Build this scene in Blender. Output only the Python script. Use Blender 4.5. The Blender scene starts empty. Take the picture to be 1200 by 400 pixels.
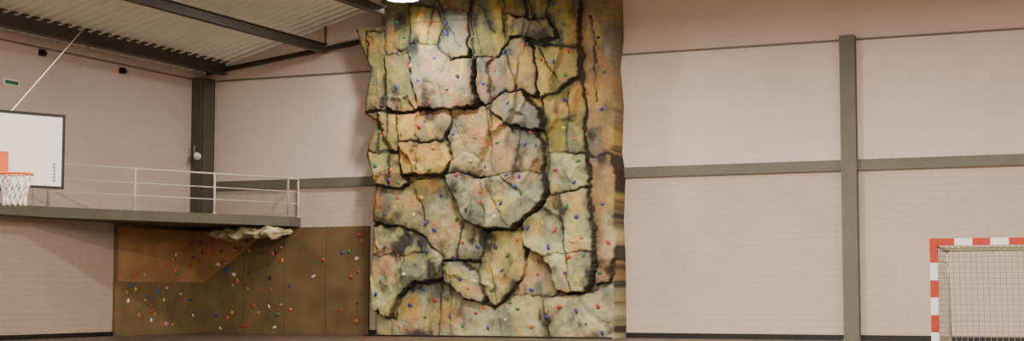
import bpy, math, random
import numpy as np
from mathutils import Vector, Matrix, noise
random.seed(7); rng=np.random.default_rng(11)

# ------------------------------------------------------------------ survey
F=1850.0; YAW=math.atan(.448); PITCH=math.atan(145/F); EYE=1.44
AX,AY=-math.sin(YAW),math.cos(YAW); RX,RY=math.cos(YAW),math.sin(YAW)
def ray(px,py):
    r=(px-600)/F; u=(200-py)/F
    fh=math.cos(PITCH)-u*math.sin(PITCH); z=math.sin(PITCH)+u*math.cos(PITCH)
    return Vector((r*RX+fh*AX, r*RY+fh*AY, z))
def on_y(px,py,Y):
    d=ray(px,py); return d*(Y/d.y)+Vector((0,0,EYE))
def on_x(px,py,X):
    d=ray(px,py); return d*(X/d.x)+Vector((0,0,EYE))
def on_z(px,py,Z):
    d=ray(px,py); return d*((Z-EYE)/d.z)+Vector((0,0,EYE))
YB=49.5; XL=on_y(240,200,YB).x; XR=9.0; YF=-8.0

cam=bpy.data.cameras.new('camera'); camo=bpy.data.objects.new('camera',cam)
bpy.context.collection.objects.link(camo)
camo.location=(0,0,EYE); camo.rotation_euler=(math.pi/2+PITCH,0,YAW)
cam.sensor_width=36; cam.lens=F/1200*36; cam.clip_end=300
bpy.context.scene.camera=camo

# ------------------------------------------------------------------ materials
def s2l(c):
    return tuple(((v/255)/12.92 if v/255<=.04045 else ((v/255+.055)/1.055)**2.4) for v in c)
def mat(name,col,rough=.6,metal=0,noise_s=None,noise_a=.1,bump=0,emit=None,detail=4):
    m=bpy.data.materials.new(name); m.use_nodes=True; nt=m.node_tree; b=nt.nodes['Principled BSDF']
    c=s2l(col)+(1,)
    b.inputs['Base Color'].default_value=c; b.inputs['Roughness'].default_value=rough; b.inputs['Metallic'].default_value=metal
    if noise_s:
        tc=nt.nodes.new('ShaderNodeTexCoord'); n=nt.nodes.new('ShaderNodeTexNoise')
        n.inputs['Scale'].default_value=noise_s; n.inputs['Detail'].default_value=detail
        nt.links.new(tc.outputs['Object'],n.inputs['Vector'])
        r=nt.nodes.new('ShaderNodeValToRGB')
        r.color_ramp.elements[0].position=.3; r.color_ramp.elements[1].position=.7
        r.color_ramp.elements[0].color=tuple(v*(1-noise_a) for v in c[:3])+(1,)
        r.color_ramp.elements[1].color=tuple(min(1,v*(1+noise_a)) for v in c[:3])+(1,)
        nt.links.new(n.outputs['Fac'],r.inputs['Fac']); nt.links.new(r.outputs['Color'],b.inputs['Base Color'])
        if bump:
            bp=nt.nodes.new('ShaderNodeBump'); bp.inputs['Strength'].default_value=bump; bp.inputs['Distance'].default_value=.02
            nt.links.new(n.outputs['Fac'],bp.inputs['Height']); nt.links.new(bp.outputs['Normal'],b.inputs['Normal'])
    if emit:
        b.inputs['Emission Color'].default_value=s2l(emit[:3])+(1,); b.inputs['Emission Strength'].default_value=emit[3]
    return m
def block_mat(name,col,mort,rowh=.2,axis='X'):
    """painted concrete block: brick texture on the wall plane"""
    m=mat(name,col,.8); nt=m.node_tree; b=nt.nodes['Principled BSDF']
    tc=nt.nodes.new('ShaderNodeTexCoord'); sp=nt.nodes.new('ShaderNodeSeparateXYZ'); cb=nt.nodes.new('ShaderNodeCombineXYZ')
    nt.links.new(tc.outputs['Object'],sp.inputs[0]); nt.links.new(sp.outputs[axis],cb.inputs['X']); nt.links.new(sp.outputs['Z'],cb.inputs['Y'])
    br=nt.nodes.new('ShaderNodeTexBrick'); nt.links.new(cb.outputs[0],br.inputs['Vector'])
    c=s2l(col); d=s2l(mort)
    br.inputs['Scale'].default_value=1; br.inputs['Brick Width'].default_value=.8; br.inputs['Row Height'].default_value=rowh
    br.inputs['Mortar Size'].default_value=.012; br.inputs['Mortar Smooth'].default_value=.6
    br.inputs['Color1'].default_value=c+(1,); br.inputs['Color2'].default_value=tuple(v*.965 for v in c)+(1,); br.inputs['Mortar'].default_value=d+(1,)
    n=nt.nodes.new('ShaderNodeTexNoise'); n.inputs['Scale'].default_value=.35; n.inputs['Detail'].default_value=5
    nt.links.new(tc.outputs['Object'],n.inputs['Vector'])
    mp=nt.nodes.new('ShaderNodeMapRange'); mp.inputs[1].default_value=.3; mp.inputs[2].default_value=.7; mp.inputs[3].default_value=.93; mp.inputs[4].default_value=1.04
    nt.links.new(n.outputs['Fac'],mp.inputs[0])
    mx=nt.nodes.new('ShaderNodeVectorMath'); mx.operation='SCALE'
    nt.links.new(br.outputs['Color'],mx.inputs[0]); nt.links.new(mp.outputs[0],mx.inputs['Scale'])
    nt.links.new(mx.outputs[0],b.inputs['Base Color'])
    return m
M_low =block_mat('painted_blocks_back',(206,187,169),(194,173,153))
M_lowL=block_mat('painted_blocks_side_dim',(172,151,135),(162,140,124),axis='Y')  # darker copy for the left wall, its dimmer light put into the colour
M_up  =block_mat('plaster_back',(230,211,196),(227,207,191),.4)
M_upL =block_mat('plaster_side_dim',(200,180,169),(196,175,164),.4,axis='Y')  # upper left wall: same plaster, dimmer light painted in as a darker tone
M_gab =mat('gable_plaster_dim',(214,191,177),.85,noise_s=.3,noise_a=.05)  # gable above the hanging lamps: weaker light put into a darker plaster colour
M_steel=mat('olive_grey_paint',(106,102,88),.6,noise_s=1.2,noise_a=.1)
M_dark=mat('dark_steel_paint',(62,56,50),.55,noise_s=1,noise_a=.1)
M_colL=mat('dark_column_paint',(78,74,64),.55,noise_s=1,noise_a=.1)
M_black=mat('black_skirting',(22,20,20),.5)
M_trim=mat('thin_dark_trim',(120,106,92),.6)
M_roof=mat('white_corrugated_sheet',(238,234,220),.5,noise_s=.4,noise_a=.04)
M_floor=mat('sports_floor',(84,68,56),.45,noise_s=.6,noise_a=.1)
M_slab=mat('concrete_edge_olive',(100,95,80),.8,noise_s=1.5,noise_a=.1)
M_rail=mat('white_painted_pipe',(222,216,205),.45)
M_white=mat('white_paint',(232,232,234),.4)
M_blk=mat('black_line_paint',(16,18,22),.5)
M_red=mat('red_paint',(180,56,34),.45)
M_org=mat('orange_rim_steel',(222,98,42),.45)
M_net=mat('white_cord',(225,222,215),.8)
M_gnet=mat('beige_cord',(150,140,118),.9)
M_brd=mat('plywood_textured',(108,88,56),.85,noise_s=1.3,noise_a=.22,bump=.2)
M_brd2=mat('plywood_overhang',(146,106,66),.85,noise_s=1.1,noise_a=.18,bump=.2)
M_green=mat('exit_green',(30,95,62),.5)
M_emit=mat('lamp_glass',(255,250,240),.3,emit=(255,248,235,40))
M_grey=mat('grey_metal',(140,138,132),.4,.6)

# ------------------------------------------------------------------ mesh kit
class MB:
    def __init__(s): s.v=[]; s.f=[]; s.m=[]; s.mats=[]; s.sm=[]
    def mi(s,m):
        if m not in s.mats: s.mats.append(m)
        return s.mats.index(m)
    def add(s,vs,fs,m,smooth=False):
        o=len(s.v); s.v+= [tuple(v) for v in vs]; k=s.mi(m)
        for f in fs: s.f.append([i+o for i in f]); s.m.append(k); s.sm.append(smooth)
    def box(s,a,b,m,M=None):
        x0,y0,z0=a; x1,y1,z1=b
        vs=[Vector(p) for p in [(x0,y0,z0),(x1,y0,z0),(x1,y1,z0),(x0,y1,z0),(x0,y0,z1),(x1,y0,z1),(x1,y1,z1),(x0,y1,z1)]]
        if M: vs=[M@v for v in vs]
        s.add(vs,[(0,3,2,1),(4,5,6,7),(0,1,5,4),(1,2,6,5),(2,3,7,6),(3,0,4,7)],m)
    def tube(s,p,q,r,m,n=8,r2=None,cap=True):
        p=Vector(p); q=Vector(q); d=(q-p).normalized(); a=d.orthogonal().normalized(); b=d.cross(a); r2=r if r2 is None else r2
        vs=[p+(a*math.cos(t)+b*math.sin(t))*r for t in [2*math.pi*i/n for i in range(n)]]+[q+(a*math.cos(t)+b*math.sin(t))*r2 for t in [2*math.pi*i/n for i in range(n)]]
        fs=[(i,(i+1)%n,n+(i+1)%n,n+i) for i in range(n)]
        if cap: fs+=[tuple(range(n-1,-1,-1)),tuple(range(n,2*n))]
        s.add(vs,fs,m,n>6)
    def beam(s,p,q,w,h,m):
        p=Vector(p); q=Vector(q); d=(q-p).normalized(); side=d.cross(Vector((0,0,1))).normalized()
        if side.length<.1: side=Vector((1,0,0))
        up=side.cross(d).normalized()
        c=[(-1,-1),(1,-1),(1,1),(-1,1)]
        vs=[e+side*(x*w/2)+up*(y*h/2) for e in (p,q) for x,y in c]
        s.add(vs,[(3,2,1,0),(4,5,6,7),(0,1,5,4),(1,2,6,5),(2,3,7,6),(3,0,4,7)],m)
    def ibeam(s,p,q,w,h,m,t=.03):
        p=Vector(p); q=Vector(q); d=(q-p).normalized(); side=d.cross(Vector((0,0,1))).normalized(); up=side.cross(d)
        s.beam(p+up*(h/2-t/2),q+up*(h/2-t/2),w,t,m); s.beam(p-up*(h/2-t/2),q-up*(h/2-t/2),w,t,m); s.beam(p,q,t,h-2*t,m)
    def obj(s,name,bevel=0):
        me=bpy.data.meshes.new(name); me.from_pydata(s.v,[],s.f); 
        for m in s.mats: me.materials.append(m)
        me.polygons.foreach_set('material_index',s.m); me.polygons.foreach_set('use_smooth',s.sm); me.update()
        o=bpy.data.objects.new(name,me); bpy.context.collection.objects.link(o)
        return o

# ------------------------------------------------------------------ room shell
e1=on_y(262,80,YB); e2=on_y(450,8,YB)
RS=(e2.z-e1.z)/(e2.x-e1.x); RIDGE=-14.0
def roof(x):
    xx=min(x,2*RIDGE-x); return e1.z+RS*(xx-e1.x)
HT=on_y(240,95,YB).z-.05; HB=on_y(723,203,YB).z
b=MB(); b.box((XL-.3,YF,-.2),(XR+.3,YB+.3,0),M_floor); b.obj('floor')
b=MB()
b.box((XL,YB,0),(XR,YB+.25,HB),M_low)
b.box((XL,YB,HB),(XR,YB+.25,HT),M_up)
n=40; xs=[XL+(XR-XL)*i/n for i in range(n+1)]
for i in range(n):
    a,c=xs[i],xs[i+1]
    vs=[(a,YB,HT),(c,YB,HT),(c,YB,roof(c)+.05),(a,YB,roof(a)+.05)]+[(a,YB+.25,HT),(c,YB+.25,HT),(c,YB+.25,roof(c)+.05),(a,YB+.25,roof(a)+.05)]
    b.add(vs,[(0,1,2,3),(7,6,5,4),(3,2,6,7)],M_gab)
b.obj('wall_back')
HL=on_x(180,262,XL).z
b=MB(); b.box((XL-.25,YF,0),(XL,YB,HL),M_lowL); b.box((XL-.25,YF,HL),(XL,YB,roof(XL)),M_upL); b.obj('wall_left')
b=MB(); b.box((XR,YF,0),(XR+.25,YB,roof(XR)),M_up); b.obj('wall_right')
prof=[]; y=YF; 
while y<YB+.1:
    prof+=[(y,0),(y+.28,0),(y+.33,-.07),(y+.45,-.07)]; y+=.5
xs=[XL-.25,RIDGE,XR+.25]
b=MB(); vs=[];fs=[]
for (py,pz) in prof:
    for x in xs: vs.append((x,py,roof(x)+.1+pz))
for i in range(len(prof)-1):
    for j in range(2): fs.append((i*3+j,i*3+j+1,(i+1)*3+j+1,(i+1)*3+j))
b.add(vs,fs,M_roof); b.obj('ceiling')
b=MB(); b.box((XL,YB-.04,0),(XR,YB,.17),M_black); b.obj('baseboard_back')
b=MB(); b.box((XL,YF,0),(XL+.04,YB-.04,.15),M_black); b.obj('baseboard_left')
b=MB(); b.box((XL+.5,YB-.05,HT-.03),(XR,YB,HT+.03),M_trim); b.obj('trim_1')
b=MB(); b.box((XL+.47,YB-.12,HB-.17),(XR,YB,HB+.17),M_steel); b.obj('trim_2')
b=MB(); b.box((XL,YF,HT-.03),(XL+.05,YB-.9,HT+.03),M_trim); b.obj('trim_3')
def column(x,w,y0,y1,top):
    b=MB(); t=.05
    b.box((x-w/2,y0,0),(x+w/2,y0+t,top),M_steel); b.box((x-w/2,y1-t,0),(x+w/2,y1,top),M_steel)
    b.box((x-w*.36,y0+t,0),(x+w*.36,y1-t,top),M_steel); b.box((x-w/2-.04,y0-.03,0),(x+w/2+.04,y1-.01,.05),M_steel)
    return b.obj('steel_column')
cx=on_y(997,200,YB).x; column(cx,.48,YB-.3,YB-.01,HT+.12)
cx2=on_y(721,200,YB).x; column(cx2+.02,.3,YB-.35,YB-.01,HT+.12)

# gallery & panel heights
HS=on_y(345,254,YB-.8).z; THS=.34
HP=min(on_y(300,260,YB).z,HS-THS-.02)
c0=on_x(224,150,XL).y
b=MB(); b.box((XL+.001,c0,HS+.005),(XL+.42,YB-.001,HT+.05),M_colL); b.box((XL+.42,c0+.1,HS+.005),(XL+.46,YB-.1,HT),M_colL); b.obj('steel_column')

# ------------------------------------------------------------------ roof steel
k1=on_y(265,83,YB); k2=on_y(430,50,YB); CS=(k2.z-k1.z)/(k2.x-k1.x)
def chord(x): return k1.z+CS*(min(x,2*RIDGE-x)-k1.x)
b=MB()
b.ibeam((XL+.2,YB-.3,chord(XL)),(on_y(438,50,YB).x,YB-.3,chord(on_y(438,50,YB).x)),.15,.16,M_dark)
pa=on_y(380,57,YB-.4); pb=on_y(262,80,YB-.4)
for yy in (34.5,20,6):
    b.ibeam((XL,yy,chord(XL)),(RIDGE,yy,chord(RIDGE)),.2,.26,M_dark); b.ibeam((RIDGE,yy,chord(RIDGE)),(XR,yy,chord(XR)),.2,.26,M_dark)
    x=XL+1
    while x<XR:
        b.tube((x,yy,chord(x)),(x,yy,roof(x)),.04,M_dark,6); x+=4.2
for p,w,h in ((pb,.34,.5),(pa,.24,.34)):
    b.ibeam((p.x,YF,p.z),(p.x,YB-.3,p.z),w,h,M_dark)
    b.tube((p.x,YB-.32,p.z),(p.x,YB-.32,roof(p.x)),.05,M_dark,6)
p=on_y(450,13,44); b.ibeam((p.x,YF,p.z),(p.x,44,p.z),.22,.3,M_dark)
b.obj('roof_truss')

# ------------------------------------------------------------------ numpy noise
def vnoise(x,y,seed):
    r=np.random.default_rng(seed).random((64,64)); xi=np.floor(x).astype(int); yi=np.floor(y).astype(int); fx=x-xi; fy=y-yi
    fx=fx*fx*(3-2*fx); fy=fy*fy*(3-2*fy); g=lambda i,j:r[i%64,j%64]
    return (g(xi,yi)*(1-fx)+g(xi+1,yi)*fx)*(1-fy)+(g(xi,yi+1)*(1-fx)+g(xi+1,yi+1)*fx)*fy
def fbm(x,y,seed,o=4):
    s=0;a=1;t=0
    for k in range(o): s=s+a*vnoise(x*2**k,y*2**k,seed+k); t+=a; a*=.55
    return s/t
def sdpoly(X,Z,P):
    d=np.full(X.shape,1e9); ins=np.zeros(X.shape,bool); n=len(P)
    for i in range(n):
        ax,az=P[i]; bx,bz=P[(i+1)%n]; ex,ez=bx-ax,bz-az
        t=np.clip(((X-ax)*ex+(Z-az)*ez)/(ex*ex+ez*ez+1e-9),0,1)
        d=np.minimum(d,np.hypot(X-ax-t*ex,Z-az-t*ez))
        if abs(ez)>1e-9:
            c=((az>Z)!=(bz>Z))&(X<ax+(Z-az)*ex/ez); ins^=c
    return np.where(ins,d,-d)
def sdline(X,Z,P):
    d=np.full(X.shape,1e9)
    for i in range(len(P)-1):
        ax,az=P[i]; bx,bz=P[i+1]; ex,ez=bx-ax,bz-az
        t=np.clip(((X-ax)*ex+(Z-az)*ez)/(ex*ex+ez*ez+1e-9),0,1)
        d=np.minimum(d,np.hypot(X-ax-t*ex,Z-az-t*ez))
    return d

# ------------------------------------------------------------------ main climbing wall
YC=YB-1.0
W=lambda P:[(on_y(x,y,YC).x,on_y(x,y,YC).z) for x,y in P]
sil=[(447,-60),(447,0),(448,34),(419,36),(425,54),(434,77),(438,82),(434,100),(429,134),(443,143),(436,160),(432,182),(438,200),(440,217),(436,262),(436,320),(437,400)]
silr=[(716,-60),(719,40),(715,75),(719,120),(717,178),(721,200),(719,260),(721,300),(722,400)]
S=W(sil)[::-1]; SR=W(silr)[::-1]
NU,NV=460,660; ZT=13.3
zz=np.linspace(0,ZT,NV)
xl=np.interp(zz,[p[1] for p in S],[p[0] for p in S]); xr=np.interp(zz,[p[1] for p in SR],[p[0] for p in SR])
U=np.linspace(0,1,NU)[None,:]; X=xl[:,None]*(1-U)+xr[:,None]*U; Z=np.repeat(zz[:,None],NU,1)
rf=np.vectorize(roof)(X)-.12; Z=np.minimum(Z,rf)
wx=X+.24*(fbm(X*1.5,Z*1.5,1)-.5)+.17*(fbm(X*4.5,Z*4.5,5)-.5)
wz=Z+.24*(fbm(X*1.5+9,Z*1.5,21)-.5)+.17*(fbm(X*4.5,Z*4.5,25)-.5)
# (outline, offset, tilt, tint)
plates=[
 ([(430,-60),(492,-60),(490,0),(488,58),(470,62),(460,135),(475,215),(437,225),(420,100)],.10,.01,'v'),
 ([(488,-60),(558,-60),(556,70),(535,72),(520,58),(500,52),(486,58)],.22,.015,'g'),
 ([(488,10),(520,14),(532,30),(520,58),(500,52),(486,56)],.28,.02,'v'),
 ([(556,-60),(622,-60),(620,45),(600,50),(590,68),(562,72),(556,60)],.12,.01,'v'),
 ([(622,-60),(684,-60),(684,60),(655,56),(630,50)],.2,.01,'y'),
 ([(684,-60),(730,-60),(725,120),(716,190),(690,180),(686,100)],.05,.0,'o2'),
 ([(437,40),(457,38),(458,80),(452,130),(432,134)],.22,.01,'v'),
 ([(457,66),(487,66),(497,128),(470,134),(459,128)],.28,.02,'v'),
 ([(447,130),(471,134),(473,180),(447,178)],.2,.01,'y'),
 ([(437,180),(472,182),(476,205),(484,215),(470,223),(440,216)],.3,.03,'y'),
 ([(486,58),(500,52),(520,58),(537,72),(562,72),(564,124),(530,130),(498,129),(490,95)],.42,.03,'g'),
 ([(564,72),(590,68),(602,50),(620,45),(634,60),(636,118),(618,108),(592,110),(574,126),(565,122)],.3,.02,'g'),
 ([(598,18),(628,24),(650,22),(660,46),(640,52),(618,45),(602,48)],.35,.03,'y'),
 ([(634,54),(656,56),(682,58),(684,90),(664,104),(640,116),(636,100)],.28,.02,'y'),
 ([(640,116),(664,104),(686,92),(690,182),(646,181),(642,150)],.12,.01,'y'),
 ([(470,136),(500,131),(533,129),(538,142),(529,160),(538,188),(526,206),(478,205),(472,165)],.38,.03,'o'),
 ([(472,168),(500,170),(532,166),(538,188),(526,206),(478,205)],.44,.03,'o'),
 ([(528,208),(538,186),(530,160),(537,140),(534,129),(575,126),(600,146),(632,155),(641,170),(640,214),(600,214),(570,210),(556,205)],.34,.03,'k'),
 ([(574,126),(592,110),(618,108),(628,124),(641,131),(643,154),(634,156),(602,147)],.46,.04,'g'),
 ([(528,206),(556,205),(575,212),(600,206),(618,202),(640,206),(646,222),(640,236),(622,256),(600,270),(576,271),(550,258),(536,228)],.55,.04,'p2'),
 ([(645,180),(690,183),(694,218),(666,226),(648,232),(644,210)],.26,.03,'p'),
 ([(437,218),(475,222),(492,210),(526,209),(536,228),(550,258),(574,271),(565,305),(524,306),(516,296),(498,278),(475,266),(438,262)],.2,.02,'k'),
 ([(574,272),(600,271),(616,262),(618,290),(617,318),(600,345),(583,360),(574,352),(560,320),(566,300)],.24,.02,'y2'),
 ([(613,262),(626,254),(646,232),(666,226),(694,219),(698,262),(698,330),(690,343),(664,346),(654,340),(652,322),(640,300),(620,290)],.42,.03,'p'),
 ([(437,264),(475,266),(500,280),(522,300),(525,328),(492,332),(468,350),(462,372),(448,366),(436,362)],.3,.03,'p'),
 ([(524,308),(545,306),(562,320),(572,345),(572,357),(548,346),(526,336)],.42,.04,'p2'),
 ([(620,292),(638,298),(652,324),(654,345),(640,350),(610,350),(600,346),(616,320)],.12,.01,'g'),
 ([(430,362),(448,366),(464,374),(470,350),(492,333),(525,330),(548,348),(582,361),(604,346),(660,348),(694,345),(722,330),(722,420),(430,420)],.16,.01,'k2'),
 ([(692,184),(712,180),(722,205),(720,300),(716,330),(700,335),(697,260)],.2,.01,'o2'),
]
T={'g':(130,128,108),'o':(184,146,74),'y':(160,146,82),'y2':(184,170,100),'p':(192,190,134),'p2':(166,166,132),'v':(122,120,74),'k':(154,140,98),'k2':(174,168,130),'o2':(180,146,104)}
T={k:np.array(s2l(v)) for k,v in T.items()}
H=np.zeros(X.shape)+.05; C=np.zeros(X.shape+(3,))+T['y']; E=np.full(X.shape,9.0); LW=np.zeros(X.shape)
for i,(P,off,tl,ti) in enumerate(plates):
    Q=W(P); sd=sdpoly(wx,wz,Q); zc=sum(q[1] for q in Q)/len(Q); xc=sum(q[0] for q in Q)/len(Q)
    m=np.clip(sd/.05+.5,0,1); m=m*m*(3-2*m)
    ax=(rng.random()-.5)*.12
    val=off*.95+tl*2.4*(zc-Z)+ax*(X-xc)+.05*np.clip(sd,0,.5)
    H=H*(1-m)+val*m
    C=C*(1-m[...,None])+T[ti]*m[...,None]
    E=np.where(sd>0,sd,np.minimum(E,-sd))
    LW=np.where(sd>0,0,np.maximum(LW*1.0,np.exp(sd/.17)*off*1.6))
cracks=[[(458,60),(460,215)],[(490,-60),(488,55)],[(520,-60),(512,55)],[(556,-60),(563,122)],[(590,-60),(596,40)],[(622,-60),(622,45)],[(683,-60),(686,100),(690,180)],
 [(495,140),(497,200)],[(668,110),(667,180)],[(615,150),(612,205)],[(497,-30),(530,20),(548,60)],[(570,10),(585,40)],[(697,20),(700,120)],[(600,60),(612,105)],[(660,230),(672,340)],[(640,60),(660,100)],
 [(490,225),(505,262)],[(545,262),(540,305)],[(480,268),(475,320)],[(520,334),(515,398)],[(640,350),(645,398)],[(650,-20),(648,22)],[(575,130),(585,208)],[(578,215),(600,265)],[(640,300),(695,296)],[(437,300),(500,298)]]
EC=np.full(X.shape,9.0)
for c in cracks: EC=np.minimum(EC,sdline(wx,wz,W(c)))
ns=80; sx=rng.uniform(X.min(),X.max(),ns); sz=rng.uniform(0,ZT,ns); gx_=rng.normal(0,.09,ns); gz_=rng.normal(0,.07,ns); tv=rng.uniform(.88,1.1,ns)
d1=np.full(X.shape,1e9); d2=np.full(X.shape,1e9); fi=np.zeros(X.shape,int)
for k in range(ns):
    d=np.hypot((wx-sx[k])*1.7,wz-sz[k]); c=d<d1
    d2=np.where(c,d1,np.minimum(d2,d)); fi=np.where(c,k,fi); d1=np.where(c,d,d1)
fe=d2-d1
H+=np.clip(gx_[fi]*(X-sx[fi])+gz_[fi]*(Z-sz[fi]),-.12,.12)*np.clip(fe/.2,0,1)
vr=.45+.55*np.clip((fbm(X*1.8+60,Z*1.8,150)-.32)/.3,0,1)
H-=.06*np.exp(-(E/.035)**2)*vr+.045*np.exp(-(EC/.035)**2)*vr
H+=.10*(fbm(X*1.2,Z*1.2,40)-.5)+.045*(fbm(X*4,Z*4,50)-.5)+.01*(fbm(X*13,Z*13,60)-.5)
xw=on_y(694,200,YC).x; H-=np.clip((X-xw)/(xr[:,None]-xw),0,1)**1.2*.3
H-=np.clip(1-(X-xl[:,None])/.25,0,1)**2*.25
H+=.3*np.clip((Z-4)/8,0,1)
H=np.maximum(H,-.8)
# pigment : sprayed and sponged artificial rock paint
n1=fbm(X*.9,Z*.9,70); n2=fbm(X*1.1+30,Z*1.1,80); n3=fbm(X*4,Z*4,90); n4=fbm(X*.9+5,Z*.9+8,100); n5=fbm(X*1.7+15,Z*1.2,130,4); n6=fbm(X*1.5+44,Z*1.1,170,3); n7=fbm(X*1.3+12,Z*1.3+31,190,3)
def mixc(C,c,a): return C*(1-a[...,None])+np.array(s2l(c))*a[...,None]
sm=lambda v,a,b_:np.clip((v-a)/(b_-a),0,1)
C=mixc(C,(192,130,56),.5*sm(n1,.54,.7)); C=mixc(C,(96,106,98),.7*sm(n2,.5,.64)); C=mixc(C,(216,212,160),.5*sm(n4,.54,.7)*sm(11-Z,0,7))
C=mixc(C,(100,108,54),.5*sm(1-n1,.54,.7)*sm(Z,2,7)); C=mixc(C,(204,176,76),.55*sm(n6,.54,.72)); C=mixc(C,(198,122,62),.45*sm(n7,.58,.74))
C=C*tv[fi][...,None]
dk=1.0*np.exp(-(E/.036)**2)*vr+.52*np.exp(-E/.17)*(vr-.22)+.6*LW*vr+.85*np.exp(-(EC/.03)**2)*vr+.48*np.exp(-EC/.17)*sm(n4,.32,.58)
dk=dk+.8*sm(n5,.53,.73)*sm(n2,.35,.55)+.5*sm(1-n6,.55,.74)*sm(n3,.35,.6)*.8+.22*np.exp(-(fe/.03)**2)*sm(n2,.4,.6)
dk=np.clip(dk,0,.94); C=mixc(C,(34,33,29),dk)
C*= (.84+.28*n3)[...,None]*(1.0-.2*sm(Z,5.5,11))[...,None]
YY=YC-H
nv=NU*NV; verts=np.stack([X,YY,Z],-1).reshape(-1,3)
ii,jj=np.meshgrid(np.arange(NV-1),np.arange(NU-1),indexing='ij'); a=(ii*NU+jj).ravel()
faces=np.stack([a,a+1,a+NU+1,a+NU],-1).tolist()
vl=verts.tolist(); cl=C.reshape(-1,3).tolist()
def ret(idxs,flip):
    o=len(vl)
    for k in idxs: vl.append([vl[k][0],YB-.01,vl[k][2]]); cl.append([v*.9 for v in cl[k]])
    for q in range(len(idxs)-1):
        f=[idxs[q],idxs[q+1],o+q+1,o+q]; faces.append(f if not flip else f[::-1])
ret([i*NU for i in range(NV)],False); ret([i*NU+NU-1 for i in range(NV)],True); ret([(NV-1)*NU+j for j in range(NU)],False)
me=bpy.data.meshes.new('rock_climbing_wall'); me.from_pydata(vl,[],faces)
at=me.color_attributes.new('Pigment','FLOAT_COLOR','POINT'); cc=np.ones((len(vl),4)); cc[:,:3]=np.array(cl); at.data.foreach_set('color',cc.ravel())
me.polygons.foreach_set('use_smooth',[True]*len(me.polygons)); me.update()
mr=mat('sprayed_rock_resin',(180,160,120),.8); nt=mr.node_tree; bs=nt.nodes['Principled BSDF']
an=nt.nodes.new('ShaderNodeAttribute'); an.attribute_name='Pigment'
tc=nt.nodes.new('ShaderNodeTexCoord'); nn=nt.nodes.new('ShaderNodeTexNoise'); nn.inputs['Scale'].default_value=5; nn.inputs['Detail'].default_value=6
nt.links.new(tc.outputs['Object'],nn.inputs['Vector'])
mp=nt.nodes.new('ShaderNodeMapRange'); mp.inputs[1].default_value=.3; mp.inputs[2].default_value=.7; mp.inputs[3].default_value=.86; mp.inputs[4].default_value=1.12
nt.links.new(nn.outputs['Fac'],mp.inputs[0]); vm=nt.nodes.new('ShaderNodeVectorMath'); vm.operation='SCALE'
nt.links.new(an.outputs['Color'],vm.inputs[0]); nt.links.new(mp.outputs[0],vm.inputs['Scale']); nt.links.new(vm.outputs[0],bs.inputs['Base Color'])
bp=nt.nodes.new('ShaderNodeBump'); bp.inputs['Strength'].default_value=.25; bp.inputs['Distance'].default_value=.02
nt.links.new(nn.outputs['Fac'],bp.inputs['Height']); nt.links.new(bp.outputs['Normal'],bs.inputs['Normal'])
me.materials.append(mr)
cw=bpy.data.objects.new('rock_climbing_wall',me); bpy.context.collection.objects.link(cw)
b=MB(); b.box((xl[0]-.02,YC-.65,0),(xr[0]+.02,YC-.4,.05),M_black); b.obj('baseboard_climbing')

# ------------------------------------------------------------------ climbing holds
HC={'b':(50,62,132),'r':(170,54,40),'g':(56,112,60),'y':(200,172,66),'w':(210,207,200),'o':(206,106,50),'k':(46,42,48),'p':(186,126,126)}
HM={k:mat('hold_resin_'+k,v,.6,noise_s=12,noise_a=.12) for k,v in HC.items()}
def hold(b,c,n,r,m):
    n=Vector(n).normalized(); a=n.orthogonal().normalized(); a.rotate(Matrix.Rotation(random.random()*6.28,3,n)); bb=n.cross(a)
    vs=[];fs=[]; R=5; K=9; sx=random.uniform(.75,1.3); ph=random.random()*9
    for i in range(R+1):
        t=i/R*math.pi/2
        for k in range(K):
            p=2*math.pi*k/K; q=1+.22*math.sin(2*p+ph)+.12*math.sin(3*p+ph*2)
            vs.append(c+a*(math.cos(p)*math.cos(t)*r*sx*q)+bb*(math.sin(p)*math.cos(t)*r*q/sx)+n*(math.sin(t)*r*.8-.015))
    for i in range(R):
        for k in range(K): fs.append((i*K+k,i*K+(k+1)%K,(i+1)*K+(k+1)%K,(i+1)*K+k))
    b.add(vs,fs,m,True)
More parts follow.
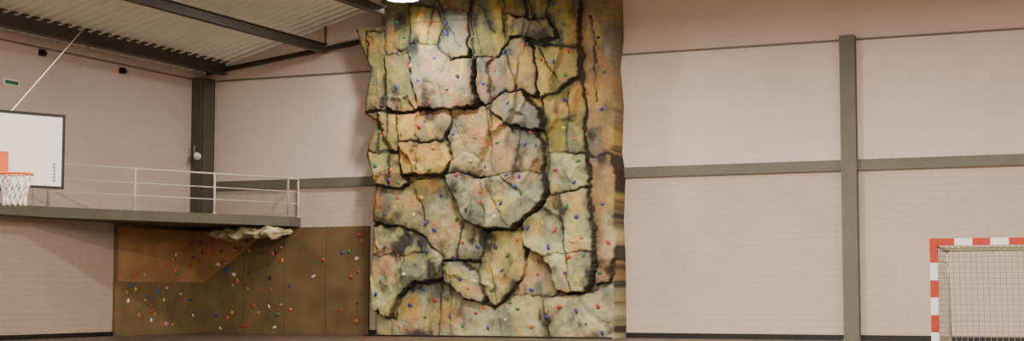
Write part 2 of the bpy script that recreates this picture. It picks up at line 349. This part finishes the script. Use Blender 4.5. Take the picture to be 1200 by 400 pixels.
listed=[(518,71,'b'),(596,64,'b'),(500,97,'b'),(545,92,'k'),(573,100,'b'),(533,107,'g'),(640,72,'r'),(655,75,'b'),(672,62,'r'),(640,20,'g'),(600,28,'y'),(560,45,'g'),(530,30,'b'),(505,20,'o'),(470,28,'g'),(655,8,'b'),(703,45,'k'),(708,85,'g'),(705,128,'b'),(668,90,'g'),
(472,104,'b'),(445,100,'g'),(455,146,'r'),(447,155,'g'),(560,140,'y'),(536,158,'b'),(592,147,'r'),(603,123,'k'),(498,150,'r'),(485,185,'b'),(515,175,'o'),(512,200,'g'),(562,163,'g'),(580,171,'r'),(622,170,'b'),(635,172,'b'),(587,168,'g'),(560,190,'y'),(575,197,'k'),(617,208,'b'),(603,207,'b'),(633,190,'r'),(666,118,'b'),(662,150,'y'),(677,163,'o'),(655,200,'r'),(683,190,'g'),(678,215,'b'),
(447,195,'g'),(462,212,'b'),(470,232,'r'),(520,230,'b'),(497,232,'y'),(488,252,'w'),(512,270,'b'),(537,258,'g'),(503,262,'b'),(455,252,'b'),(555,247,'k'),(572,238,'r'),(597,240,'b'),(618,228,'g'),(590,255,'w'),(545,285,'r'),(562,290,'b'),(535,303,'k'),(583,290,'b'),(597,300,'g'),(608,282,'o'),(590,318,'b'),(580,340,'g'),(625,268,'b'),(640,262,'y'),(655,270,'r'),(680,255,'b'),(668,243,'g'),(685,280,'r'),(648,290,'b'),(672,302,'r'),(690,300,'g'),(668,320,'b'),(683,330,'y'),
(455,290,'b'),(470,300,'r'),(490,310,'g'),(505,295,'b'),(478,322,'w'),(452,330,'g'),(447,345,'b'),(498,340,'b'),(512,352,'r'),(482,358,'b'),(500,372,'g'),(470,383,'o'),(530,370,'b'),(545,382,'g'),(560,368,'r'),(575,385,'b'),(595,375,'w'),(610,362,'g'),(625,340,'b'),(632,322,'r'),(628,383,'o'),(645,372,'b'),(660,360,'r'),(680,365,'b'),(693,380,'g'),(705,360,'r'),(710,390,'b'),(545,328,'b'),(555,338,'o'),(707,240,'b'),(712,285,'r'),(706,320,'g'),(540,12,'r'),(575,15,'k'),(620,55,'o'),(690,110,'r'),(585,85,'r'),(490,80,'o'),(480,45,'g')]
for _ in range(16): listed.append((random.uniform(445,712),random.uniform(-20,392),random.choice('brggoooywk')))
b=MB()
for px,py,k in listed:
    P=on_y(px,py,YC); 
    i=int(np.argmin(abs(zz-P.z))); j=int(round((P.x-xl[i])/(xr[i]-xl[i])*(NU-1)))
    if not(3<j<NU-4 and 3<i<NV-4): continue
    c=Vector((X[i,j],YY[i,j],Z[i,j]))
    dx=(YY[i,j+3]-YY[i,j-3])/(X[i,j+3]-X[i,j-3]); dz=(YY[i+3,j]-YY[i-3,j])/(Z[i+3,j]-Z[i-3,j]+1e-6)
    hold(b,c,(max(-1,min(1,dx)),-1,max(-1,min(1,dz))),random.uniform(.055,.09),HM[k])
ho=b.obj('climbing_holds')

# ------------------------------------------------------------------ bouldering panels in the corner
PY0=on_x(133,300,XL).y
b=MB(); th=.12
b.box((XL+.005,PY0,.0),(XL+th,YB-.005,HP),M_brd)
xe=on_y(434,300,YB).x
x=XL+th; pw=(xe-x)/4
for i in range(4): b.box((x+i*pw+.008,YB-th,.0),(x+(i+1)*pw-.008,YB-.005,HP),M_brd)
b.obj('bouldering_panels')
z0=on_x(190,331,XL).z; xo=on_y(318,270,YB).x
y0=PY0+.1; y1=YB-th-.01; zt=HP-.12; xi=XL+th+.01
B0=on_z(186,272,zt); 
if B0.x<xi+.3: B0.x=xi+.3
B0=Vector((B0.x,min(B0.y,y1-1),zt))
b=MB()
vs=[(xi,y0,z0),(xi,y0,zt),B0,(xi,y1,z0),(xi,y1,zt),(xo,y1,zt)]
b.add(vs,[(0,2,3),(2,5,3),(3,5,4),(1,4,5,2),(0,3,4,1),(0,1,2)],M_brd2); b.obj('bouldering_overhang')
b=MB()
for _ in range(52):
    px=random.uniform(250,430); py=random.uniform(268,385); P=on_y(px,py,YB-th)
    if P.x<xo+.2 and P.z>z0-.1+(P.x-XL)*.85: continue
    hold(b,Vector((P.x,YB-th,P.z)),(0,-1,0),random.uniform(.055,.09),HM[random.choice('rrwwpgkoby')])
for _ in range(24):
    yy=random.uniform(PY0+.4,YB-.5); zzz=random.uniform(.3,z0-.1); hold(b,Vector((XL+th,yy,zzz)),(1,0,0),random.uniform(.055,.09),HM[random.choice('rwpgkoby')])
A0=Vector((xi,y0,z0));A1=Vector((xi,y1,z0));B1=Vector((xo,y1,zt))
for tri,nh in (((A0,B0,A1),14),((B0,B1,A1),24)):
    q=(tri[1]-tri[0]).cross(tri[2]-tri[0]).normalized()
    if q.z>0: q=-q
    for _ in range(nh):
        u,v=random.random(),random.random()
        if u+v>1: u,v=1-u,1-v
        u=.05+u*.85; v=.05+v*.85
        if u+v>.96: continue
        P=tri[0]+(tri[1]-tri[0])*u+(tri[2]-tri[0])*v; hold(b,P,q,random.uniform(.055,.09),HM[random.choice('rwpogkbrr')])
b.obj('bouldering_holds')
# moulded rock ledge
b=MB(); yl=YB-1.6
La=on_y(247,268,yl); Lb=on_y(341,268,yl); NL,NK=90,26; vs=[];fs=[]
for i in range(NL+1):
    t=i/NL; xx=La.x+(Lb.x-La.x)*t; env=math.sin(math.pi*min(max(t,.02),.98))**.35
    for k in range(NK):
        a=2*math.pi*k/NK; r=.32*env*(1+.8*noise.fractal(Vector((xx*2.2,math.cos(a)*1.3,math.sin(a)*1.3)),1,2,4))
        low=1.0 if math.sin(a)>0 else 1.0+2.2*abs(noise.noise(Vector((xx*2.6,3,0))))
        vs.append((xx,yl-math.cos(a)*r*1.5,La.z-.2+math.sin(a)*r*.62*low))
for i in range(NL):
    for k in range(NK): fs.append((i*NK+k,(i+1)*NK+k,(i+1)*NK+(k+1)%NK,i*NK+(k+1)%NK))
fs+=[tuple(range(NK)),tuple(range(NL*NK,NL*NK+NK))[::-1]]
M_rock=mat('moulded_pale_rock',(176,162,126),.85,noise_s=2.6,noise_a=.75,bump=.8,detail=8)
b.add(vs,fs,M_rock,True)
for t in (.25,.7):
    xx=La.x+(Lb.x-La.x)*t; b.beam((xx,yl,La.z-.2),(xx,YB-th,La.z-.2),.12,.12,M_dark)
b.obj('moulded_rock_ledge')

# ------------------------------------------------------------------ gallery
g3=on_y(339,254,YB-.8); xg=XL+.75
gl=on_x(58,240,xg)
front=[Vector((xg,YF+1,HS)),Vector((xg,gl.y,HS)),Vector((g3.x,g3.y,HS)),Vector((g3.x,YB-.01,HS))]
b=MB(); poly=[(p.x,p.y) for p in front]+[(XL+.001,YB-.01),(XL+.001,YF+1)]
n=len(poly); vs=[(x,y,HS) for x,y in poly]+[(x,y,HS-THS) for x,y in poly]
b.add(vs,[tuple(range(n)),tuple(range(2*n-1,n-1,-1))]+[(i,n+i,n+(i+1)%n,(i+1)%n) for i in range(n)],M_slab)
b.obj('gallery_walkway')
b=MB(); HRr=1.4
path=[p+Vector((-.06,0,0)) for p in front[:3]]+[Vector((front[2].x-.06,YB-.1,HS))]
for i in range(len(path)-1):
    p,q=path[i],path[i+1]; L=(q-p).length; kk=max(1,round(L/3.4))
    for h,r in ((HRr,.03),(.92,.017),(.5,.017)): b.tube(p+Vector((0,0,h)),q+Vector((0,0,h)),r,M_rail,8)
    for s in range(kk+1):
        c=p.lerp(q,s/kk); b.tube(c,c+Vector((0,0,HRr)),.04,M_rail,8); b.tube(c,c+Vector((0,0,.03)),.08,M_rail,8)
b.obj('gallery_railing')

# ------------------------------------------------------------------ basketball hoop
bc=ray(4,185); bc=Vector((0,0,EYE))+bc*(21.5)
A=math.radians(46.7); dr=Vector((RX*math.sin(A)+AX*math.cos(A),RY*math.sin(A)+AY*math.cos(A),0)); nrm=Vector((RX*math.cos(A)-AX*math.sin(A),RY*math.cos(A)-AY*math.sin(A),0))
zr=3.05; bc.z=zr-.15+.525
Mb=Matrix(((dr.x,nrm.x,0,bc.x),(dr.y,nrm.y,0,bc.y),(0,0,1,bc.z),(0,0,0,1)))
b=MB(); hw,hh=.9,.525
b.box((-hw,-.03,-hh),(hw,0,hh),M_white,Mb)
for a,c in (((-hw,0,hh-.04),(hw,.006,hh)),((-hw,0,-hh),(hw,.006,-hh+.04)),((-hw,0,-hh+.04),(-hw+.04,.006,hh-.04)),((hw-.04,0,-hh+.04),(hw,.006,hh-.04))): b.box(a,c,M_blk,Mb)
for i in range(6): b.box((.735,0,-.42+i*.045),(.765,.004,-.39+i*.045),M_grey,Mb)
o=lambda x,y,z: Mb@Vector((x,y,z))
zl=zr-bc.z
b.box((-.06,0,zl-.08),(.06,.03,zl+.33),M_org,Mb); b.box((-.05,0,zl-.03),(.05,.16,zl+.0),M_org,Mb)
N=28; R=.225; yc=.15+R
for i in range(N):
    a=2*math.pi*i/N; a2=2*math.pi*(i+1)/N
    b.tube(o(R*math.cos(a),yc+R*math.sin(a),zl),o(R*math.cos(a2),yc+R*math.sin(a2),zl),.016,M_org,8)
NS=12; lev=[(.225,0),(.20,-.1),(.165,-.2),(.145,-.3),(.15,-.42)]
for l in range(4):
    for i in range(NS):
        for dlt in (.5,-.5):
            a=2*math.pi*(i+(l%2)*.5)/NS; a2=2*math.pi*(i+(l%2)*.5+dlt)/NS; r1,h1=lev[l]; r2,h2=lev[l+1]
            b.tube(o(r1*math.cos(a),yc+r1*math.sin(a),zl+h1),o(r2*math.cos(a2),yc+r2*math.sin(a2),zl+h2),.011,M_net,5)
for sx_ in (-.35,.35):
    for z in (-.3,.3): b.tube(o(sx_,-.03,z),o(sx_*.6,-1.6,z-.5),.03,M_grey,8)
b.beam(o(0,-1.6,-1.0),o(0,-1.6,0.1),.3,.12,M_grey)
b.beam(o(0,-1.6,-bc.z+.3),o(0,-1.6,-.2),.16,.16,M_grey)
b.box((-.6,-2.4,-bc.z),(.6,-1.0,-bc.z+.3),M_grey,Mb)
hoop=b.obj('basketball_hoop')
st=o(.1,-.04,.5); d=ray(97,36)
best=None
for k in range(200):
    P=Vector((0,0,EYE))+d*(18+k*.2)
    e=abs(P.z-roof(P.x))
    if best is None or e<best[0]: best=(e,P)
P=best[1]; 
b=MB(); b.tube(st,(P.x,P.y,roof(P.x)),.008,M_rail,6); cb=b.obj('suspension_cable')

# ------------------------------------------------------------------ handball goal
g0=Vector((0,0,EYE))+ray(1094,284)*( (2.04-EYE)/ray(1094,284).z )
gx,gy=g0.x,g0.y
b=MB(); s=.08
def striped(p,q,seg,m1,m2,first):
    p=Vector(p);q=Vector(q);n=round((q-p).length/seg)
    for i in range(n): b.beam(p.lerp(q,i/n),p.lerp(q,(i+1)/n),s,s,(m1 if (i+first)%2==0 else m2))
for x in (gx,gx+3.08): striped((x,gy,0),(x,gy,2.0),.2,M_red,M_white,1)
striped((gx+.04,gy,2.04),(gx+3.04,gy,2.04),.2,M_red,M_white,0)
for x in (gx,gx+3.08): b.beam((x-.04,gy,2.04),(x+.04,gy,2.04),s+.004,s+.004,M_red)
for x in (gx+.02,gx+3.06):
    b.tube((x,gy+.04,2.0),(x,gy+.85,1.96),.018,M_grey,8); b.tube((x,gy+.85,1.96),(x,gy+1.1,.02),.018,M_grey,8); b.tube((x,gy+.04,.02),(x,gy+1.1,.02),.018,M_grey,8)
b.tube((gx,gy+1.1,.02),(gx+3.08,gy+1.1,.02),.018,M_grey,8); b.tube((gx,gy+.85,1.96),(gx+3.08,gy+.85,1.96),.014,M_grey,8)
rn=.0042; NX=46; NZ=30
for i in range(NX):
    x=gx+.02+i*(3.04/(NX-1)); b.tube((x,gy+.04,1.99),(x,gy+.84,1.95),rn,M_gnet,4,cap=False); b.tube((x,gy+.84,1.95),(x,gy+1.08,.03),rn,M_gnet,4,cap=False)
for i in range(NZ+1):
    t=i/NZ; y=gy+.84+.24*t; z=1.95-1.92*t; b.tube((gx+.02,y,z),(gx+3.06,y,z),rn,M_gnet,4,cap=False)
    for x in (gx+.02,gx+3.06): b.tube((x,gy+.04,z),(x,y,z),rn,M_gnet,4,cap=False)
for i in range(13):
    y=gy+.04+.066*i
    b.tube((gx+.02,y,1.97),(gx+3.06,y,1.97),rn,M_gnet,4,cap=False)
    for x in (gx+.02,gx+3.06): b.tube((x,y,1.96),(x,y+.015*i,.03),rn,M_gnet,4,cap=False)
b.obj('handball_goal')

# ------------------------------------------------------------------ small fittings
p=on_x(12,97,XL); b=MB(); b.box((XL+.0,p.y-.35,p.z-.1),(XL+.06,p.y+.35,p.z+.1),M_white); b.box((XL+.06,p.y-.3,p.z-.06),(XL+.065,p.y+.3,p.z+.06),M_green); b.obj('exit_sign')
p=on_y(243,180,c0-.2); b=MB(); b.tube((XL+.3,c0,p.z+.3),(XL+.3,c0-.2,p.z+.3),.03,M_grey); b.tube((XL+.3,c0-.2,p.z+.35),(XL+.3,c0-.2,p.z+.0),.03,M_grey)
b.tube((XL+.3,c0-.12,p.z+.02),(XL+.55,c0-.34,p.z-.12),.08,M_white,14,.14); b.obj('wall_floodlight')
for px,py in ((48,62),(142,83)):
    p=on_x(px,py,XL); b=MB(); b.box((XL,p.y-.12,p.z-.1),(XL+.12,p.y+.12,p.z+.1),M_blk); b.tube((XL+.12,p.y,p.z),(XL+.22,p.y,p.z-.05),.06,M_blk); b.obj('wall_speaker')

# ------------------------------------------------------------------ lamps
def lamp(x,y,z,power,k=1.0):
    b=MB(); n=24; pr=[(.05,.42),(.13,.40),(.15,.24),(.24,.12),(.36,0),(.345,0),(.23,.1),(.12,.2)]
    vs=[];fs=[]
    for r,h in pr:
        for q in range(n): a=2*math.pi*q/n; vs.append((x+r*k*math.cos(a),y+r*k*math.sin(a),z+h*k))
    for i in range(len(pr)-1):
        for q in range(n): fs.append((i*n+q,i*n+(q+1)%n,(i+1)*n+(q+1)%n,(i+1)*n+q))
    b.add(vs,fs,M_grey,True); b.tube((x,y,z+.4*k),(x,y,roof(x)+.02),.015,M_grey,6)
    b.tube((x,y,z-.06),(x,y,z+.05),.28*k,M_emit,24,.33*k)
    o=b.obj('high_bay_lamp')
    ld=bpy.data.lights.new('lamp_light','AREA'); ld.shape='DISK'; ld.size=.66; ld.energy=power; ld.color=(1,.925,.82)
    lo=bpy.data.objects.new('lamp_light',ld); bpy.context.collection.objects.link(lo); lo.location=(x,y,z-.08); lo.parent=o
yy=45.5
while yy>25:
    P=on_y(472,-3,yy)
    if P.z+.6<roof(P.x): break
    yy-=.25
lamp(P.x,P.y,P.z,700,1.9)
for x in (-26,-17,-8,1):
    for y in (4,15,26,37):
        if x==-26 and y==37: continue
        if x==-17 and y==37: lamp(-17,38.5,10.8,1700); continue
        lamp(x,y,10.6,1450 if x>-20 else 850)
w=bpy.data.worlds.new('world'); bpy.context.scene.world=w; w.use_nodes=True
w.node_tree.nodes['Background'].inputs[0].default_value=(1,.94,.87,1); w.node_tree.nodes['Background'].inputs[1].default_value=.7
